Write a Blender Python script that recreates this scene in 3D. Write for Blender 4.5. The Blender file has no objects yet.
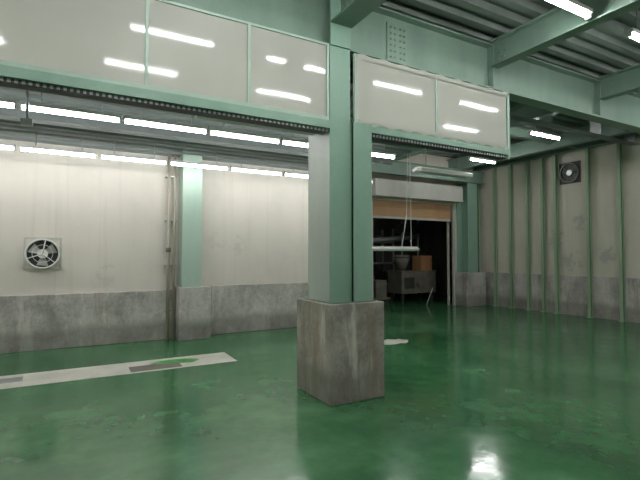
import bpy, bmesh, math, random
from mathutils import Vector, Matrix
random.seed(4)
sc = bpy.context.scene
sc.view_settings.view_transform = 'Standard'

# ---------------------------------------------------------------- materials
def new_mat(name):
    m = bpy.data.materials.new(name); m.use_nodes = True
    nt = m.node_tree; b = nt.nodes['Principled BSDF']
    return m, nt, b
def N(nt, t, **kw):
    n = nt.nodes.new(t)
    for k, v in kw.items(): setattr(n, k, v)
    return n
def coords(nt, scale=(1,1,1), loc=(0,0,0)):
    g = N(nt, 'ShaderNodeNewGeometry'); mp = N(nt, 'ShaderNodeMapping')
    mp.inputs['Scale'].default_value = scale; mp.inputs['Location'].default_value = loc
    nt.links.new(g.outputs['Position'], mp.inputs['Vector'])
    return mp.outputs['Vector']
def noise(nt, vec, scale, detail=6, rough=0.6):
    n = N(nt, 'ShaderNodeTexNoise'); n.inputs['Scale'].default_value = scale
    n.inputs['Detail'].default_value = detail; n.inputs['Roughness'].default_value = rough
    nt.links.new(vec, n.inputs['Vector']); return n.outputs['Fac']
def ramp(nt, fac, stops):
    r = N(nt, 'ShaderNodeValToRGB'); e = r.color_ramp.elements
    while len(e) < len(stops): e.new(0.5)
    for i, (p, c) in enumerate(stops):
        e[i].position = p
        e[i].color = (c, c, c, 1) if isinstance(c, (int, float)) else (*c, 1)
    nt.links.new(fac, r.inputs['Fac']); return r.outputs['Color']
def mix(nt, fac, a, b, mode='MIX'):
    m = N(nt, 'ShaderNodeMix', data_type='RGBA', blend_type=mode)
    if isinstance(fac, (int, float)): m.inputs[0].default_value = fac
    else: nt.links.new(fac, m.inputs[0])
    for i, v in ((6, a), (7, b)):
        if isinstance(v, tuple): m.inputs[i].default_value = (*v, 1)
        else: nt.links.new(v, m.inputs[i])
    return m.outputs[2]
def bump(nt, b, h, strength=0.2, dist=0.02):
    n = N(nt, 'ShaderNodeBump'); n.inputs['Strength'].default_value = strength
    n.inputs['Distance'].default_value = dist
    nt.links.new(h, n.inputs['Height']); nt.links.new(n.outputs[0], b.inputs['Normal'])
def spots(nt, pts):
    """sum of soft blobs at real positions on a surface (old stains)"""
    g = N(nt, 'ShaderNodeNewGeometry'); acc = None
    for p, r in pts:
        d = N(nt, 'ShaderNodeVectorMath', operation='DISTANCE'); d.inputs[1].default_value = p
        nt.links.new(g.outputs['Position'], d.inputs[0])
        mr = N(nt, 'ShaderNodeMapRange'); mr.inputs[1].default_value = 0; mr.inputs[2].default_value = r
        mr.inputs[3].default_value = 1; mr.inputs[4].default_value = 0
        nt.links.new(d.outputs['Value'], mr.inputs[0])
        if acc is None: acc = mr.outputs[0]
        else:
            a = N(nt, 'ShaderNodeMath', operation='MAXIMUM')
            nt.links.new(acc, a.inputs[0]); nt.links.new(mr.outputs[0], a.inputs[1]); acc = a.outputs[0]
    return acc

def paint(name, c1, c2, rough=0.5, scale=2.0, streak=True, metal=0.0, bmp=0.05, lo=0.35, hi=0.7):
    m, nt, b = new_mat(name)
    v = coords(nt, (1, 1, 0.25 if streak else 1))
    n1 = noise(nt, v, scale)
    n2 = noise(nt, coords(nt), scale*9)
    c = ramp(nt, n1, [(lo, c1), (hi, c2)])
    c = mix(nt, 0.25, c, ramp(nt, n2, [(0.3, 0.75), (0.7, 1.0)]), 'MULTIPLY')
    nt.links.new(c, b.inputs['Base Color'])
    b.inputs['Roughness'].default_value = rough; b.inputs['Metallic'].default_value = metal
    if bmp: bump(nt, b, n2, bmp)
    return m

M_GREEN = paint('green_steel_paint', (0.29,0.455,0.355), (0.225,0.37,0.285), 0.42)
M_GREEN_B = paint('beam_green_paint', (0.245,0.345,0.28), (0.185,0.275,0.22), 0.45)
M_GREEN_D = paint('dark_green_steel', (0.18,0.27,0.215), (0.13,0.205,0.165), 0.5)
M_MINT = paint('mint_paint', (0.46,0.60,0.51), (0.40,0.53,0.45), 0.4)
M_STUD = paint('stud_green', (0.38,0.52,0.35), (0.30,0.43,0.28), 0.5)
M_DECK = paint('deck_paint', (0.20,0.235,0.21), (0.145,0.175,0.155), 0.55, scale=1.2, streak=False)
M_DECKL = paint('low_deck_paint', (0.27,0.30,0.30), (0.20,0.225,0.225), 0.6, scale=1.2, streak=False)
M_GREYPL = paint('pale_grey_plate', (0.56,0.56,0.51), (0.44,0.445,0.40), 0.45)
M_COVER = paint('pale_green_cover_plate', (0.50,0.55,0.49), (0.41,0.46,0.41), 0.45)
M_WHITE = paint('white_enamel', (0.80,0.80,0.77), (0.70,0.71,0.68), 0.4)
M_DARK = paint('dark_metal', (0.05,0.055,0.05), (0.03,0.03,0.03), 0.5)
M_RUST = paint('rusty_steel', (0.12,0.115,0.095), (0.19,0.17,0.14), 0.6, scale=5, streak=False)
M_PIPE = paint('galv_pipe', (0.48,0.45,0.38), (0.36,0.26,0.18), 0.5, scale=3)
M_GALV = paint('galvanised', (0.40,0.43,0.43), (0.28,0.31,0.31), 0.35, metal=0.4)
M_BROWN = paint('shutter_tan', (0.54,0.33,0.18), (0.44,0.26,0.14), 0.5)
M_WOOD = paint('plywood', (0.42,0.21,0.10), (0.32,0.16,0.08), 0.6, scale=6)
M_GREENST = paint('bright_green_paint', (0.10,0.38,0.08), (0.05,0.22,0.06), 0.35, scale=7, streak=False)
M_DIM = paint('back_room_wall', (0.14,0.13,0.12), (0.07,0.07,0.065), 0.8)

def wall_mat(name, c1, c2, stain, blobs, amt=0.5):
    m, nt, b = new_mat(name)
    n1 = noise(nt, coords(nt, (1,1,0.5)), 0.9, 8)
    n2 = noise(nt, coords(nt), 60, 3)
    n3 = noise(nt, coords(nt, (1,1,1.3)), 4.0, 10, 0.8)
    c = ramp(nt, n1, [(0.35, c1), (0.68, c2)])
    sp = spots(nt, blobs)
    a = N(nt, 'ShaderNodeMath', operation='MULTIPLY'); nt.links.new(sp, a.inputs[0])
    nt.links.new(ramp(nt, n3, [(0.46, 0.0), (0.54, 1.0)]), a.inputs[1])
    c = mix(nt, ramp(nt, a.outputs[0], [(0.2, 0.0), (0.45, amt)]), c, stain)
    n4 = noise(nt, coords(nt, (9, 9, 0.25)), 1.2, 4)
    c = mix(nt, ramp(nt, n4, [(0.55, 0.0), (0.75, 0.25)]), c, (0.50,0.43,0.33))
    n5 = noise(nt, coords(nt, (1,1,1), (3,1,2)), 1.6, 6)
    c = mix(nt, ramp(nt, n5, [(0.5, 0.0), (0.7, 0.18)]), c, (0.47,0.45,0.41))
    nt.links.new(c, b.inputs['Base Color']); b.inputs['Roughness'].default_value = 0.65
    bump(nt, b, n2, 0.25, 0.01); return m
M_WALL = wall_mat('beige_wall', (0.73,0.68,0.615), (0.67,0.62,0.56), (0.46,0.45,0.42),
    [((2.5,8.4,1.72),.36),((2.8,8.4,1.7),.30),((.55,8.4,1.15),.28)], .35)
M_WALLR = wall_mat('cream_panel_wall', (0.68,0.64,0.56), (0.62,0.58,0.50), (0.38,0.40,0.38),
    [((11,7.1,1.9),.42),((11,6.7,1.35),.42),((11,5.9,1.5),.35),((11,6.5,2.3),.3)], .65)

def concrete(name, c1, c2, c3, rough=0.75):
    m, nt, b = new_mat(name)
    n1 = noise(nt, coords(nt, (1,1,0.8)), 1.7, 12, 0.72)
    n2 = noise(nt, coords(nt), 18, 10, 0.75)
    c = ramp(nt, n1, [(0.38, c3), (0.5, c2), (0.60, c1)])
    c = mix(nt, 0.6, c, ramp(nt, n2, [(0.3, 0.6), (0.6, 1.0)]), 'MULTIPLY')
    n4 = noise(nt, coords(nt, (4,4,0.7), (2,2,0)), 1.2, 9, .7)
    c = mix(nt, ramp(nt, n4, [(0.54, 0.0), (0.62, 0.5)]), c, (0.72,0.69,0.63))
    n5 = noise(nt, coords(nt, (3,3,0.35), (4,1,0)), 0.9, 8, .65)
    c = mix(nt, ramp(nt, n5, [(0.57, 0.0), (0.68, 0.65)]), c, (0.24,0.16,0.10))
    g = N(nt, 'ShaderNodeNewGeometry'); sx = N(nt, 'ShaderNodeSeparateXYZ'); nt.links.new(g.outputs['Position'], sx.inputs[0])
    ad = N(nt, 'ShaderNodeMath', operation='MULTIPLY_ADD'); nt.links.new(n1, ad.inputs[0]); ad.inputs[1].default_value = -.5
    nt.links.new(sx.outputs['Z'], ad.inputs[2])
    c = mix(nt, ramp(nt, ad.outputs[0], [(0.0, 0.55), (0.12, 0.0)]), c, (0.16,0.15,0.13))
    nt.links.new(c, b.inputs['Base Color']); b.inputs['Roughness'].default_value = rough
    bump(nt, b, n2, 0.35, 0.015); return m
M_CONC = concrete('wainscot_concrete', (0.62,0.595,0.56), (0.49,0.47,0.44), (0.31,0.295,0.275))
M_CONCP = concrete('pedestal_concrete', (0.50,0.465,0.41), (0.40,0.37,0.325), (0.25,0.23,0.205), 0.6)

# wet green floor
m, nt, b = new_mat('green_epoxy_floor')
n1 = noise(nt, coords(nt), 0.8, 9, 0.65)
n2 = noise(nt, coords(nt), 2.5, 6, 0.6)
n3 = noise(nt, coords(nt), 2.6, 4, 0.5)
n6 = noise(nt, coords(nt, (1,1,1), (7,3,0)), 14, 8, 0.75)
c = ramp(nt, n1, [(0.34, (0.028,0.125,0.047)), (0.5, (0.046,0.180,0.070)), (0.66, (0.090,0.250,0.115))])
c = mix(nt, 0.5, c, ramp(nt, n2, [(0.3, 0.65), (0.7, 1.15)]), 'MULTIPLY')
c = mix(nt, ramp(nt, n6, [(0.60, 0.0), (0.68, 0.3)]), c, (0.14,0.26,0.14))
nt.links.new(c, b.inputs['Base Color'])
r = ramp(nt, n2, [(0.3, 0.07), (0.7, 0.22)])
nt.links.new(r, b.inputs['Roughness'])
bump(nt, b, n3, 0.18, 0.03)
b.inputs['Specular IOR Level'].default_value = 0.8
M_FLOOR = m

m, nt, b = new_mat('bare_screed')
n1 = noise(nt, coords(nt), 3.0, 8, 0.7)
c = ramp(nt, n1, [(0.3, (0.46,0.45,0.40)), (0.6, (0.62,0.60,0.54))])
nt.links.new(c, b.inputs['Base Color']); b.inputs['Roughness'].default_value = 0.45
M_SCREED = m

m = bpy.data.materials.new('milky_acrylic'); m.use_nodes = True
nt = m.node_tree; b = nt.nodes['Principled BSDF']; out = nt.nodes['Material Output']
n1 = noise(nt, coords(nt, (1,1,0.6)), 1.0, 5)
c = ramp(nt, n1, [(0.3, (0.62,0.62,0.56)), (0.7, (0.72,0.715,0.66))])
nt.links.new(c, b.inputs['Base Color']); b.inputs['Roughness'].default_value = 0.07
b.inputs['Specular IOR Level'].default_value = 0.6
n2 = noise(nt, coords(nt), 1.3, 2)
bump(nt, b, n2, 0.03, 0.03)
tr = N(nt, 'ShaderNodeBsdfTranslucent'); tr.inputs[0].default_value = (0.86,0.87,0.82,1)
ms = N(nt, 'ShaderNodeMixShader'); ms.inputs[0].default_value = 0.35
nt.links.new(b.outputs[0], ms.inputs[1]); nt.links.new(tr.outputs[0], ms.inputs[2])
nt.links.new(ms.outputs[0], out.inputs['Surface'])
M_ACRYL = m

def emis(name, s, col=(0.98,0.99,0.975)):
    m, nt, b = new_mat(name)
    b.inputs['Base Color'].default_value = (0.9,0.9,0.9,1)
    b.inputs['Emission Color'].default_value = (*col, 1)
    b.inputs['Emission Strength'].default_value = s
    return m
M_TUBE = emis('fluorescent_tube', 31)
M_TUBE_H = emis('high_output_tube', 68)
M_TUBE_FILL = emis('back_room_fill_tube', 9)  # emission for the added back room fill only
M_TUBE_OFF = paint('tube_off', (0.85,0.87,0.86), (0.8,0.82,0.82), 0.25)

# ---------------------------------------------------------------- builder
class B:
    def __init__(s, name):
        s.name = name; s.bm = bmesh.new(); s.mats = []
    def mi(s, m):
        if m not in s.mats: s.mats.append(m)
        return s.mats.index(m)
    def box(s, x0, x1, y0, y1, z0, z1, m, rot=None):
        i = s.mi(m)
        v = [s.bm.verts.new((x, y, z)) for z in (z0, z1) for y in (y0, y1) for x in (x0, x1)]
        if rot:
            c = Vector(((x0+x1)/2, (y0+y1)/2, (z0+z1)/2))
            for q in v: q.co = c + rot @ (q.co - c)
        for f in ((0,2,3,1),(4,5,7,6),(0,1,5,4),(2,6,7,3),(0,4,6,2),(1,3,7,5)):
            s.bm.faces.new([v[k] for k in f]).material_index = i
        return s
    def cyl(s, p, q, r, m, seg=12, r2=None, caps=True):
        i = s.mi(m); p = Vector(p); q = Vector(q); d = q - p
        r2 = r if r2 is None else r2
        rot = d.to_track_quat('Z', 'Y').to_matrix()
        a = []; c = []
        for k in range(seg):
            t = 2*math.pi*k/seg; u = Vector((math.cos(t), math.sin(t), 0))
            a.append(s.bm.verts.new(p + rot @ (u*r))); c.append(s.bm.verts.new(q + rot @ (u*r2)))
        for k in range(seg):
            f = s.bm.faces.new((a[k], a[(k+1)%seg], c[(k+1)%seg], c[k])); f.material_index = i; f.smooth = True
        if caps:
            s.bm.faces.new(a[::-1]).material_index = i; s.bm.faces.new(c).material_index = i
        return s
    def torus(s, c, ax, R, r, m, seg=28, rs=8):
        i = s.mi(m); c = Vector(c); rot = Vector(ax).to_track_quat('Z', 'Y').to_matrix(); g = []
        for k in range(seg):
            t = 2*math.pi*k/seg; row = []
            for j in range(rs):
                u = 2*math.pi*j/rs
                row.append(s.bm.verts.new(c + rot @ Vector(((R+r*math.cos(u))*math.cos(t), (R+r*math.cos(u))*math.sin(t), r*math.sin(u)))))
            g.append(row)
        for k in range(seg):
            for j in range(rs):
                f = s.bm.faces.new((g[k][j], g[(k+1)%seg][j], g[(k+1)%seg][(j+1)%rs], g[k][(j+1)%rs]))
                f.material_index = i; f.smooth = True
        return s
    def poly(s, pts, z0, z1, m):
        i = s.mi(m)
        a = [s.bm.verts.new((x, y, z0)) for x, y in pts]; c = [s.bm.verts.new((x, y, z1)) for x, y in pts]
        n = len(pts)
        for k in range(n): s.bm.faces.new((a[k], a[(k+1)%n], c[(k+1)%n], c[k])).material_index = i
        s.bm.faces.new(a[::-1]).material_index = i; s.bm.faces.new(c).material_index = i
        return s
    def done(s, bevel=0):
        bmesh.ops.recalc_face_normals(s.bm, faces=s.bm.faces)
        me = bpy.data.meshes.new(s.name); s.bm.to_mesh(me); s.bm.free()
        for m in s.mats: me.materials.append(m)
        o = bpy.data.objects.new(s.name, me); sc.collection.objects.link(o)
        if bevel:
            md = o.modifiers.new('bevel', 'BEVEL'); md.width = bevel; md.segments = 2; md.limit_method = 'ANGLE'
        return o

XL, XR, YN, YB, YB2, ZC = -4.0, 11.0, -3.5, 8.4, 9.7, 4.42
XS = 5.2   # where the back wall steps

# ---------------------------------------------------------------- room shell
B('floor').box(XL-.2, XR+.2, YN-.2, 13.4, -0.15, 0, M_FLOOR).done()

w = B('wall_back')
w.box(XL, XS, YB, YB+.2, 0, ZC, M_WALL)
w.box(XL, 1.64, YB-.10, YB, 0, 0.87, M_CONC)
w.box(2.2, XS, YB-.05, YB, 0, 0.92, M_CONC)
w.box(XS-.2, XS, YB+.2, YB2, 0, ZC, M_WALL)
w.done(0.008)
w = B('wall_back_shutter_bay')
w.box(XS-.2, 6.98, YB2, YB2+.2, 0, ZC, M_WALLR)
w.box(9.91, XR, YB2, YB2+.2, 0, ZC, M_WALLR)
w.box(6.98, 9.91, YB2, YB2+.2, 3.0, ZC, M_WALLR)
w.box(XS, 6.98, YB2-.05, YB2, 0, 0.95, M_CONC)
w.done()
w = B('wall_right')
w.box(XR, XR+.2, YN, YB2+.2, 0, ZC, M_WALLR)
w.box(XR-.05, XR, YN, YB2, 0, 0.98, M_CONC)
w.done()
studs = [9.57, 8.95, 8.4, 7.86, 7.42, 7.05, 6.22, 5.5, 4.85, 4.2, 3.55, 2.9, 2.2, 1.5, .8, .1, -.6, -1.3, -2]
s = B('wall_stud_row')
for i, y in enumerate(studs):
    wd = 0.085
    s.box(XR-.14, XR-.055, y-wd/2, y-wd/2+.012, 0.0, 4.08, M_STUD)
    s.box(XR-.14, XR-.128, y-wd/2, y+wd/2, 0.0, 4.08, M_STUD)
    s.box(XR-.062, XR-.052, y-wd/2, y+wd/2, 0.0, 4.08, M_STUD)
    s.box(XR-.18, XR-.052, y-wd/2-.02, y+wd/2+.02, 0.0, 0.012, M_STUD)
s.done()
B('wall_left').box(XL-.2, XL, YN, YB+.2, 0, ZC, M_WALL).box(XL, XL+.08, YN, YB-.1, 0, .87, M_CONC).done()
B('wall_front').box(XL-.2, XR+.2, YN-.2, YN, 0, ZC, M_WALL).box(XL, XR, YN, YN+.08, 0, .87, M_CONC).done()

c = B('ceiling')
bm = c.bm; i = c.mi(M_DECK)
prof = []; y = YN-.2
while y < YB2+.2:
    prof += [(y, 4.42), (y+.10, 4.42), (y+.13, 4.49), (y+.23, 4.49)]; y += .26
prof.append((y, 4.42))
ra = [bm.verts.new((XL-.2, p[0], p[1])) for p in prof]; rb = [bm.verts.new((XR+.2, p[0], p[1])) for p in prof]
for k in range(len(prof)-1):
    bm.faces.new((ra[k], rb[k], rb[k+1], ra[k+1])).material_index = i
c.box(XL-.2, XR+.2, YN-.2, YB2+.3, 4.5, 4.6, M_DECK)
c.done()

c = B('ceiling_low_bay')
bm = c.bm; i = c.mi(M_DECKL); prof = []; y = 4.2
while y < YB-.2:
    prof += [(y, 3.30), (y+.10, 3.30), (y+.13, 3.36), (y+.23, 3.36)]; y += .26
prof.append((YB, 3.30))
ra = [bm.verts.new((XL, p[0], p[1])) for p in prof]; rb = [bm.verts.new((XS, p[0], p[1])) for p in prof]
for k in range(len(prof)-1):
    bm.faces.new((ra[k], rb[k], rb[k+1], ra[k+1])).material_index = i
c.box(XL, XS, 4.2, YB, 3.37, 3.45, M_DECKL)
c.box(XS-.06, XS, 4.2, YB, 3.45, 4.4, M_GREEN_D)
for yy in (4.9, 6.6):
    c.box(XL, XS, yy-.05, yy+.05, 3.20, 3.30, M_DECKL)
c.done()

# ---------------------------------------------------------------- steel frame
def ibeam_x(b, x0, x1, yc, z0, z1, w, m, tf=.022, tw=.014):
    b.box(x0, x1, yc-w/2, yc+w/2, z0, z0+tf, m); b.box(x0, x1, yc-w/2, yc+w/2, z1-tf, z1, m)
    b.box(x0, x1, yc-tw/2, yc+tw/2, z0+tf, z1-tf, m)
def ibeam_y(b, y0, y1, xc, z0, z1, w, m, tf=.02, tw=.012):
    b.box(xc-w/2, xc+w/2, y0, y1, z0, z0+tf, m); b.box(xc-w/2, xc+w/2, y0, y1, z1-tf, z1, m)
    b.box(xc-tw/2, xc+tw/2, y0, y1, z0+tf, z1-tf, m)

g = B('main_girder')
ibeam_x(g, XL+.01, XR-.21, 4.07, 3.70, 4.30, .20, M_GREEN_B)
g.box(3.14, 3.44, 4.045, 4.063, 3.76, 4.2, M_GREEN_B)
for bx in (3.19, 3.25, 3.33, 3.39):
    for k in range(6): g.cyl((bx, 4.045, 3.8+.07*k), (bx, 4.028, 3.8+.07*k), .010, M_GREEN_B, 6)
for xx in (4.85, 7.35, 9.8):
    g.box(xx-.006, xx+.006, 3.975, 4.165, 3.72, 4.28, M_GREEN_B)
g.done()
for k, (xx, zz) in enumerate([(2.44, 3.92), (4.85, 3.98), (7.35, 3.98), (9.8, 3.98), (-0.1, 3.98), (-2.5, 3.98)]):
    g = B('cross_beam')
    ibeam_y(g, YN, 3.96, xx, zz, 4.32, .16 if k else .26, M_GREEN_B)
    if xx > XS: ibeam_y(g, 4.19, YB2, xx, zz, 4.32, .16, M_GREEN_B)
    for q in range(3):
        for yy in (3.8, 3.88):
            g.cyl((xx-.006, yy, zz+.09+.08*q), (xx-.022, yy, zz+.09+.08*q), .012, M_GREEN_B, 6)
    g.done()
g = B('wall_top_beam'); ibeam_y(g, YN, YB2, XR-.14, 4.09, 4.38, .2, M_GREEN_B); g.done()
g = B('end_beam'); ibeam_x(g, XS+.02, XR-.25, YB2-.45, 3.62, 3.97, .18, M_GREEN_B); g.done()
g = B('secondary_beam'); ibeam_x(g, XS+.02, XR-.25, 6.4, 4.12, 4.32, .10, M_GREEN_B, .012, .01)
g.done()
g = B('conduit_run')
for k in range(3): g.cyl((XS, 5.0+.07*k, 3.9), (XR-.3, 5.0+.07*k, 3.9), .016, M_GALV, 8)
for xx in (6, 7.6, 9.2, 10.5): g.box(xx-.02, xx+.02, 4.96, 5.18, 3.92, 4.42, M_GALV)
g.done()

# ---------------------------------------------------------------- foreground column
p = B('concrete_column_pedestal')
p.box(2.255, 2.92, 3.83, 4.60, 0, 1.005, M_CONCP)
o = p.done(0.012)
c = B('steel_column')
x0, x1, ya, yb = 2.31, 2.56, 3.94, 4.42
c.box(x0, x1, ya, ya+.018, 1.005, 3.69, M_GREEN)
c.box(x0, x1, yb-.018, yb, 1.005, 3.69, M_GREEN)
c.box((x0+x1)/2-.008, (x0+x1)/2+.008, ya+.018, yb-.018, 1.005, 3.69, M_GREEN)
c.box(x0, x0+.008, ya+.018, yb-.018, 1.005, 2.85, M_COVER)
c.box(x0, x1, ya-.02, ya, 3.69, 4.31, M_GREEN)
c.box(x1, x1+.25, 3.90, 3.915, 1.005, 2.90, M_GREEN)
c.box(x1, x1+.012, 3.90, 4.12, 1.005, 2.90, M_GREEN)
c.box(x1+.238, x1+.25, 3.915, 4.12, 1.005, 2.90, M_GREEN)
c.box(x1, x1+.25, 4.12, 4.135, 1.005, 2.90, M_GREEN)
c.box(x1, x1+.25, 3.90, 4.13, 2.90, 2.91, M_GREEN)
c.box(x0-.03, x1+.28, 3.88, 4.45, 1.005, 1.017, M_GREEN_D)
c.done()

# ---------------------------------------------------------------- header with milky panels
def header(name, x0, x1, divs, zb, zt, y=3.93):
    h = B(name)
    h.box(x0, x1, y+.004, y+.012, zb, zt, M_ACRYL)
    fr = .022
    h.box(x0, x1, y-.01, y+.03, zt-fr, zt, M_MINT)
    h.box(x0, x1, y-.015, y+.03, zb-.02, zb+.02, M_MINT)
    for d in divs: h.box(d-.014, d+.014, y-.012, y+.003, zb+.02, zt-fr, M_MINT)
    return h
h = header('panel_header', XL+.01, 2.29, [-3.2, -1.7, -.62, .52, 1.42, 2.275], 2.90, 3.69)
h.box(XL+.01, 2.29, 3.90, 4.0, 2.80, 2.88, M_GREEN)
h.box(XL+.01, 2.29, 3.94, 4.06, 2.77, 2.80, M_DARK)
h.box(XL+.01, 2.29, 4.0, 4.15, 2.86, 2.88, M_GREEN_D)
x = XL+.05
while x < 2.28:
    h.box(x, x+.022, 3.93, 3.94, 2.772, 2.798, M_GALV); x += .045
h.done()
h = header('panel_header', 2.60, 5.08, [2.62, 3.78, 5.06], 2.93, 3.66)
h.box(2.82, 5.08, 3.915, 4.02, 2.83, 2.91, M_GREEN)
h.box(2.82, 5.08, 3.95, 4.06, 2.79, 2.83, M_DARK)
x = 2.86
while x < 5.06:
    h.box(x, x+.022, 3.94, 3.95, 2.795, 2.825, M_GALV); x += .045
h.box(5.04, 5.09, 3.92, 4.02, 2.78, 3.68, M_GREEN)
bm = h.bm; i = h.mi(M_ACRYL); pr = None; k = 0; x = 2.66
while x < 5.03:
    a = bm.verts.new((x, 3.909, 2.965)); bq = bm.verts.new((x, 3.909, 2.905+.014*math.sin(k*1.3)))
    if pr: bm.faces.new((pr[0], a, bq, pr[1])).material_index = i
    pr = (a, bq); x += .05; k += 1
pr = None; k = 0; x = 2.64
while x < 5.05:
    a = bm.verts.new((x, 3.914, 3.61)); bq = bm.verts.new((x, 3.914, 3.66+.010*math.sin(k*1.1)))
    if pr: bm.faces.new((pr[0], a, bq, pr[1])).material_index = i
    pr = (a, bq); x += .05; k += 1
h.done()
h = B('pale_track_batten')
h.box(1.0, 2.27, 4.16, 4.24, 2.80, 2.84, M_GREYPL)
h.box(1.0, 1.03, 4.18, 4.19, 2.84, 3.30, M_GALV); h.box(2.2, 2.23, 4.18, 4.19, 2.84, 3.30, M_GALV)
h.done()

# ---------------------------------------------------------------- fluorescent lights
def tube_light(name, xa, xb, y, z, ztop, mt=None):
    l = B(name)
    mt = mt or M_TUBE
    l.box(xa, xb, y-.045, y+.045, z+.035, z+.075, M_WHITE)
    l.cyl((xa+.02, y, z+.012), (xb-.02, y, z+.012), .022, mt, 12)
    l.box(xa, xa+.02, y-.03, y+.03, z-.012, z+.035, M_WHITE)
    l.box(xb-.02, xb, y-.03, y+.03, z-.012, z+.035, M_WHITE)
    if ztop > z+.08:
        for q in (.2, .8):
            xx = xa+(xb-xa)*q
            l.cyl((xx, y, z+.07), (xx, y, ztop), .006, M_GALV, 6)
    return l.done()
x = -3.52
while x < 4.2:
    tube_light('fluorescent_light', x+.01, x+.985, 5.58, 3.04, 3.30); x += 1.0
x = -3.80
while x < 4.9:
    tube_light('fluorescent_light', x+.01, x+1.00, 7.6, 3.00, 3.30); x += 1.035
for xa in (-2.0, .5, 2.1, 3.77, 5.5, 8.2):  # rightmost one is unseen, added to brighten the right wall
    tube_light('fluorescent_light', xa, xa+.95, 2.65, 4.0, 4.42, M_TUBE_H)
for xa in (-1.6, .3, 2.3, 6.0, 8.4):
    tube_light('fluorescent_light', xa, xa+.9, 1.8, 3.9, 4.42, M_TUBE_H)
for xa, yy in ((7.85, 5.6), (8.7, 7.9), (5.7, 7.7), (0, -1), (3.3, -1.4), (6.5, -1), (9.0, 0.2)):  # last entry is an added out-of-view fill for the right wall
    tube_light('fluorescent_light', xa, xa+.95, yy, 3.9, 4.42, M_TUBE_H)
tube_light('fluorescent_light', 7.6, 8.6, 11.6, 3.1, 3.4, M_TUBE_FILL)  # unseen fill lamp, added to lift the dark back room
l = B('unlit_fluorescent_fixture')
l.box(6.54, 8.1, 7.33, 7.47, 3.36, 3.42, M_WHITE)
l.box(6.54, 8.1, 7.25, 7.34, 3.33, 3.40, M_WHITE, Matrix.Rotation(.4, 3, 'X'))
l.box(6.54, 8.1, 7.46, 7.55, 3.33, 3.40, M_WHITE, Matrix.Rotation(-.4, 3, 'X'))
l.cyl((6.56, 7.4, 3.33), (8.08, 7.4, 3.33), .018, M_TUBE_OFF)
for xx in (6.8, 7.8): l.cyl((xx, 7.4, 3.42), (xx, 7.4, 4.42), .008, M_GALV, 6)
l.done()
l = B('hanging_fluorescent_fixture')
l.box(4.96, 6.14, 6.95, 7.05, 1.62, 1.67, M_WHITE)
l.box(4.96, 6.14, 6.90, 6.96, 1.60, 1.64, M_WHITE, Matrix.Rotation(.5, 3, 'X'))
l.box(4.96, 6.14, 7.04, 7.10, 1.60, 1.64, M_WHITE, Matrix.Rotation(-.5, 3, 'X'))
l.cyl((4.98, 7, 1.595), (6.12, 7, 1.595), .016, M_TUBE_OFF)
l.cyl((6.02, 7, 1.67), (5.99, 7, 4.42), .008, M_WHITE, 6)
l.cyl((5.78, 7, 1.67), (5.90, 7, 2.3), .008, M_WHITE, 6)
l.cyl((5.90, 7, 2.3), (5.97, 7, 4.42), .008, M_WHITE, 6)
l.done()

# ---------------------------------------------------------------- wall fans
def fan(name, c, ax, sz):
    f = B(name)
    def P(u, v, w):
        return (c[0]+u, c[1]-w, c[2]+v) if ax == 'Y' else (c[0]-w, c[1]+u, c[2]+v)
    def bx(u0, u1, v0, v1, w0, w1, m):
        a = P(u0, v0, w0); q = P(u1, v1, w1)
        f.box(min(a[0], q[0]), max(a[0], q[0]), min(a[1], q[1]), max(a[1], q[1]), a[2], q[2], m)
    h = sz/2; n = (0,-1,0) if ax == 'Y' else (-1,0,0)
    lite = ax == 'Y'
    mm = M_GREYPL if lite else M_DARK
    bx(-h, h, -h, -h+.03, 0, .02, mm); bx(-h, h, h-.03, h, 0, .02, mm)
    bx(-h, -h+.03, -h+.03, h-.03, 0, .02, mm); bx(h-.03, h, -h+.03, h-.03, 0, .02, mm)
    if not lite: bx(-h+.03, h-.03, -h+.03, h-.03, 0, .01, M_DARK)
    R = h*.90
    f.cyl(P(0,0,.0), P(0,0,.005), R, M_DARK, 36)
    f.cyl(P(0,0,.0), P(0,0,.12 if lite else .05), R, M_WHITE if lite else M_RUST, 36, caps=False)
    f.cyl(P(0,0,.0), P(0,0,.12 if lite else .05), R*.93, M_GALV if lite else M_DARK, 36, caps=False)
    f.torus(P(0,0,.12 if lite else .05), n, R*.97, .014, M_WHITE if lite else M_GALV, 36)
    f.cyl(P(0,0,.02), P(0,0,.10 if lite else .045), h*.28, M_WHITE if lite else M_GALV, 20)
    for k in range(3):
        t = math.pi*2/3*k+.5
        if lite: f.cyl(P(0,0,.11), P(R*math.cos(t+.9), R*math.sin(t+.9), .11), .009, M_WHITE, 6)
        pts = []
        for rr, dt, ww in ((h*.2,-.5,.02),(h*.78,-.42,.018),(h*.8,.42,.04),(h*.2,.7,.04)):
            pts.append(f.bm.verts.new(P(rr*math.cos(t+dt), rr*math.sin(t+dt), ww*(1.6 if lite else 1))))
        f.bm.faces.new(pts).material_index = f.mi(M_GREYPL if lite else M_RUST)
    if lite: f.torus(P(0,0,.115), n, R*.6, .004, M_WHITE)
    return f.done()
fan('exhaust_fan', (-.41, YB, 1.52), 'Y', .52)
fan('exhaust_fan', (XR, 6.72, 3.58), 'X', .54)

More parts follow.
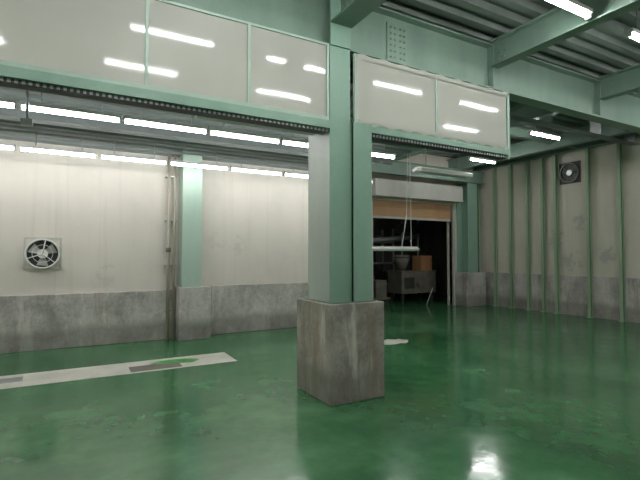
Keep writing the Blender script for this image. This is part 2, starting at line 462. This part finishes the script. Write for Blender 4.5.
# ---------------------------------------------------------------- wall pier, pipes
p = B('wall_pier_pedestal'); p.box(1.64, 2.2, 8.0, YB, 0, .93, M_CONC); p.done(.01)
c = B('wall_steel_column')
c.box(1.70, 2.04, 8.06, 8.075, .93, 3.30, M_MINT); c.box(1.70, 2.04, YB-.015, YB, .93, 3.30, M_MINT)
c.box(1.70, 1.712, 8.075, YB-.015, .93, 3.30, M_MINT); c.box(2.028, 2.04, 8.075, YB-.015, .93, 3.30, M_MINT)
c.done()
p = B('wall_pipe_pair')
for xx, r in ((1.50, .028), (1.60, .022)):
    p.cyl((xx, YB-.13, 0.0), (xx, YB-.13, 3.30), r, M_PIPE)
for z in (.5, 1.3, 2.1, 2.9): p.box(1.45, 1.64, YB-.14, YB, z, z+.02, M_GALV)
p.cyl((1.50, YB-.13, 1.55), (1.50, YB-.13, 1.63), .042, M_RUST)
p.done()
p = B('hanging_conduit')
p.cyl((-.42, 5.3, 2.86), (-.42, 5.3, 3.30), .014, M_GALV); p.box(-.47, -.37, 5.26, 5.34, 2.80, 2.86, M_GALV); p.done()

# ---------------------------------------------------------------- roller shutter and opening
s = B('roller_shutter')
s.box(6.85, 10.0, YB2-.36, YB2, 3.05, 3.50, M_GREYPL)
s.box(6.85, 10.0, YB2-.38, YB2-.36, 3.05, 3.10, M_GREYPL)
z = 2.55
s.box(7.0, 9.89, YB2+.02, YB2+.06, 2.50, 2.56, M_GREYPL)
while z < 3.05:
    s.box(7.0, 9.89, YB2+.03, YB2+.045, z, z+.066, M_BROWN); s.box(7.0, 9.89, YB2+.025, YB2+.03, z+.012, z+.05, M_BROWN); z += .07
s.box(6.90, 6.98, YB2-.06, YB2+.10, 0, 3.05, M_GREYPL); s.box(9.91, 9.98, YB2-.06, YB2+.10, 0, 3.05, M_GREYPL)
s.done()
p = B('corner_pier_pedestal'); p.box(10.0, 10.78, YB2-.5, YB2-.01, 0, .98, M_CONC); p.done(.01)
c = B('corner_steel_column')
c.box(10.1, 10.5, YB2-.45, YB2-.432, .98, 3.62, M_GREEN); c.box(10.1, 10.5, YB2-.03, YB2-.012, .98, 3.62, M_GREEN)
c.box(10.29, 10.31, YB2-.432, YB2-.03, .98, 3.62, M_GREEN); c.done()

# back room
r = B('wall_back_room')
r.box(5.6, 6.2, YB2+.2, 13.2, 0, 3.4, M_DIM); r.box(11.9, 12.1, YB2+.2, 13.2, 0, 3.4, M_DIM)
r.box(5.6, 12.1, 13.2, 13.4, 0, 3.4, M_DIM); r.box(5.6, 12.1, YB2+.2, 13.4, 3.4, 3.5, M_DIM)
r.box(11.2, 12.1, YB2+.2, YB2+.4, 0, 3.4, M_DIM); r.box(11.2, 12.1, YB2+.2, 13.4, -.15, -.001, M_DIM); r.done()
r = B('storage_rack')
for xx in (7.4, 8.5, 9.6):
    for yy in (12.1, 12.7): r.box(xx-.03, xx+.03, yy-.03, yy+.03, 0, 2.4, M_GALV)
for z in (.5, 1.2, 1.9): r.box(7.37, 9.63, 12.07, 12.73, z, z+.05, M_GALV)
for q in range(10):
    xx = 7.5+.2*q; zz = (.55, 1.25, 1.95)[q % 3]; hh = random.uniform(.15, .4)
    r.box(xx, xx+.17, 12.15, 12.6, zz, zz+hh, random.choice((M_RUST, M_DARK, M_GALV)))
r.done()
r = B('wooden_crate')
r.box(9.75, 10.2, 10.9, 11.3, 1.0, 1.48, M_WOOD)
for z in (1.0, 1.22, 1.42): r.box(9.73, 10.22, 10.88, 10.9, z, z+.06, M_WOOD)
for xx in (9.75, 9.94, 10.14): r.box(xx, xx+.06, 10.87, 10.88, 1.0, 1.48, M_WOOD)
r.done()
r = B('processing_machine')
r.box(8.9, 10.3, 10.8, 11.5, .30, .98, M_RUST)
r.box(8.88, 10.32, 10.78, 11.52, .96, 1.0, M_RUST)
for xx in (8.95, 10.15):
    for yy in (10.85, 11.38): r.box(xx, xx+.08, yy, yy+.08, 0, .30, M_DARK)
r.box(9.0, 9.4, 10.785, 10.80, .45, .8, M_DARK); r.cyl((9.6, 10.8, .6), (9.6, 10.74, .6), .10, M_RUST, 16)
r.cyl((9.2, 11.15, 1.0), (9.2, 11.15, 1.40), .10, M_RUST, 16, .25); r.cyl((9.2, 11.15, 1.40), (9.2, 11.15, 1.5), .25, M_RUST, 16)
r.done()
r = B('handcart')
r.box(7.7, 8.3, 10.6, 11.2, .18, .24, M_RUST)
for xx in (7.8, 8.2):
    for yy in (10.66, 11.14): r.cyl((xx, yy-.02, .09), (xx, yy+.02, .09), .09, M_DARK, 16)
r.cyl((7.72, 10.65, .24), (7.6, 10.65, 1.1), .018, M_GALV); r.cyl((7.72, 11.15, .24), (7.6, 11.15, 1.1), .018, M_GALV)
r.cyl((7.6, 10.65, 1.1), (7.6, 11.15, 1.1), .018, M_GALV)
r.box(7.8, 8.2, 10.65, 11.1, .24, .75, M_RUST)
r.done()
r = B('leaning_pole'); r.cyl((9.3, 10.15, .0), (9.7, 10.3, .5), .014, M_GREYPL); r.done()
r = B('machine_duct')
r.cyl((8.4, 11.9, 1.95), (10.6, 11.9, 2.15), .09, M_GALV, 16); r.cyl((8.4, 11.9, 0), (8.4, 11.9, 2.0), .09, M_GALV, 16)
r.box(9.6, 10.5, 11.6, 11.95, 2.25, 2.55, M_DARK); r.cyl((9.7, 11.75, 0), (9.7, 11.75, 3.39), .03, M_GALV); r.cyl((10.4, 11.75, 0), (10.4, 11.75, 3.39), .03, M_GALV)
r.done()

# ---------------------------------------------------------------- floor features
f = B('floor_pit_strip')
f.box(XL+.1, 2.07, 6.12, 6.76, 0.0, .004, M_SCREED)
f.box(.68, 1.32, 6.18, 6.46, .004, .008, M_RUST)
f.box(-1.6, -.50, 6.38, 6.60, .004, .008, M_GALV)
f.poly([(.95,6.5),(1.1,6.43),(1.5,6.35),(1.62,6.5),(1.45,6.62),(1.1,6.62)], .004, .0085, M_GREENST)
f.done()
f = B('bare_floor_patch')
pts = [(4.85+(.26+.12*random.random())*math.cos(t*.349), 6.15+(.14+.14*random.random())*math.sin(t*.349)) for t in range(18)]
f.poly(pts, 0, .004, M_SCREED); f.done()

# ---------------------------------------------------------------- world, camera
w = bpy.data.worlds.new('world'); sc.world = w; w.use_nodes = True
w.node_tree.nodes['Background'].inputs[0].default_value = (.5,.55,.55,1)
w.node_tree.nodes['Background'].inputs[1].default_value = .05
cam = bpy.data.cameras.new('camera'); co = bpy.data.objects.new('camera', cam); sc.collection.objects.link(co)
cam.sensor_width = 36; cam.lens = 25.03
co.location = (0, 0, 1.5); co.rotation_euler = (math.radians(91.93), 0, math.radians(-29.1))
sc.camera = co
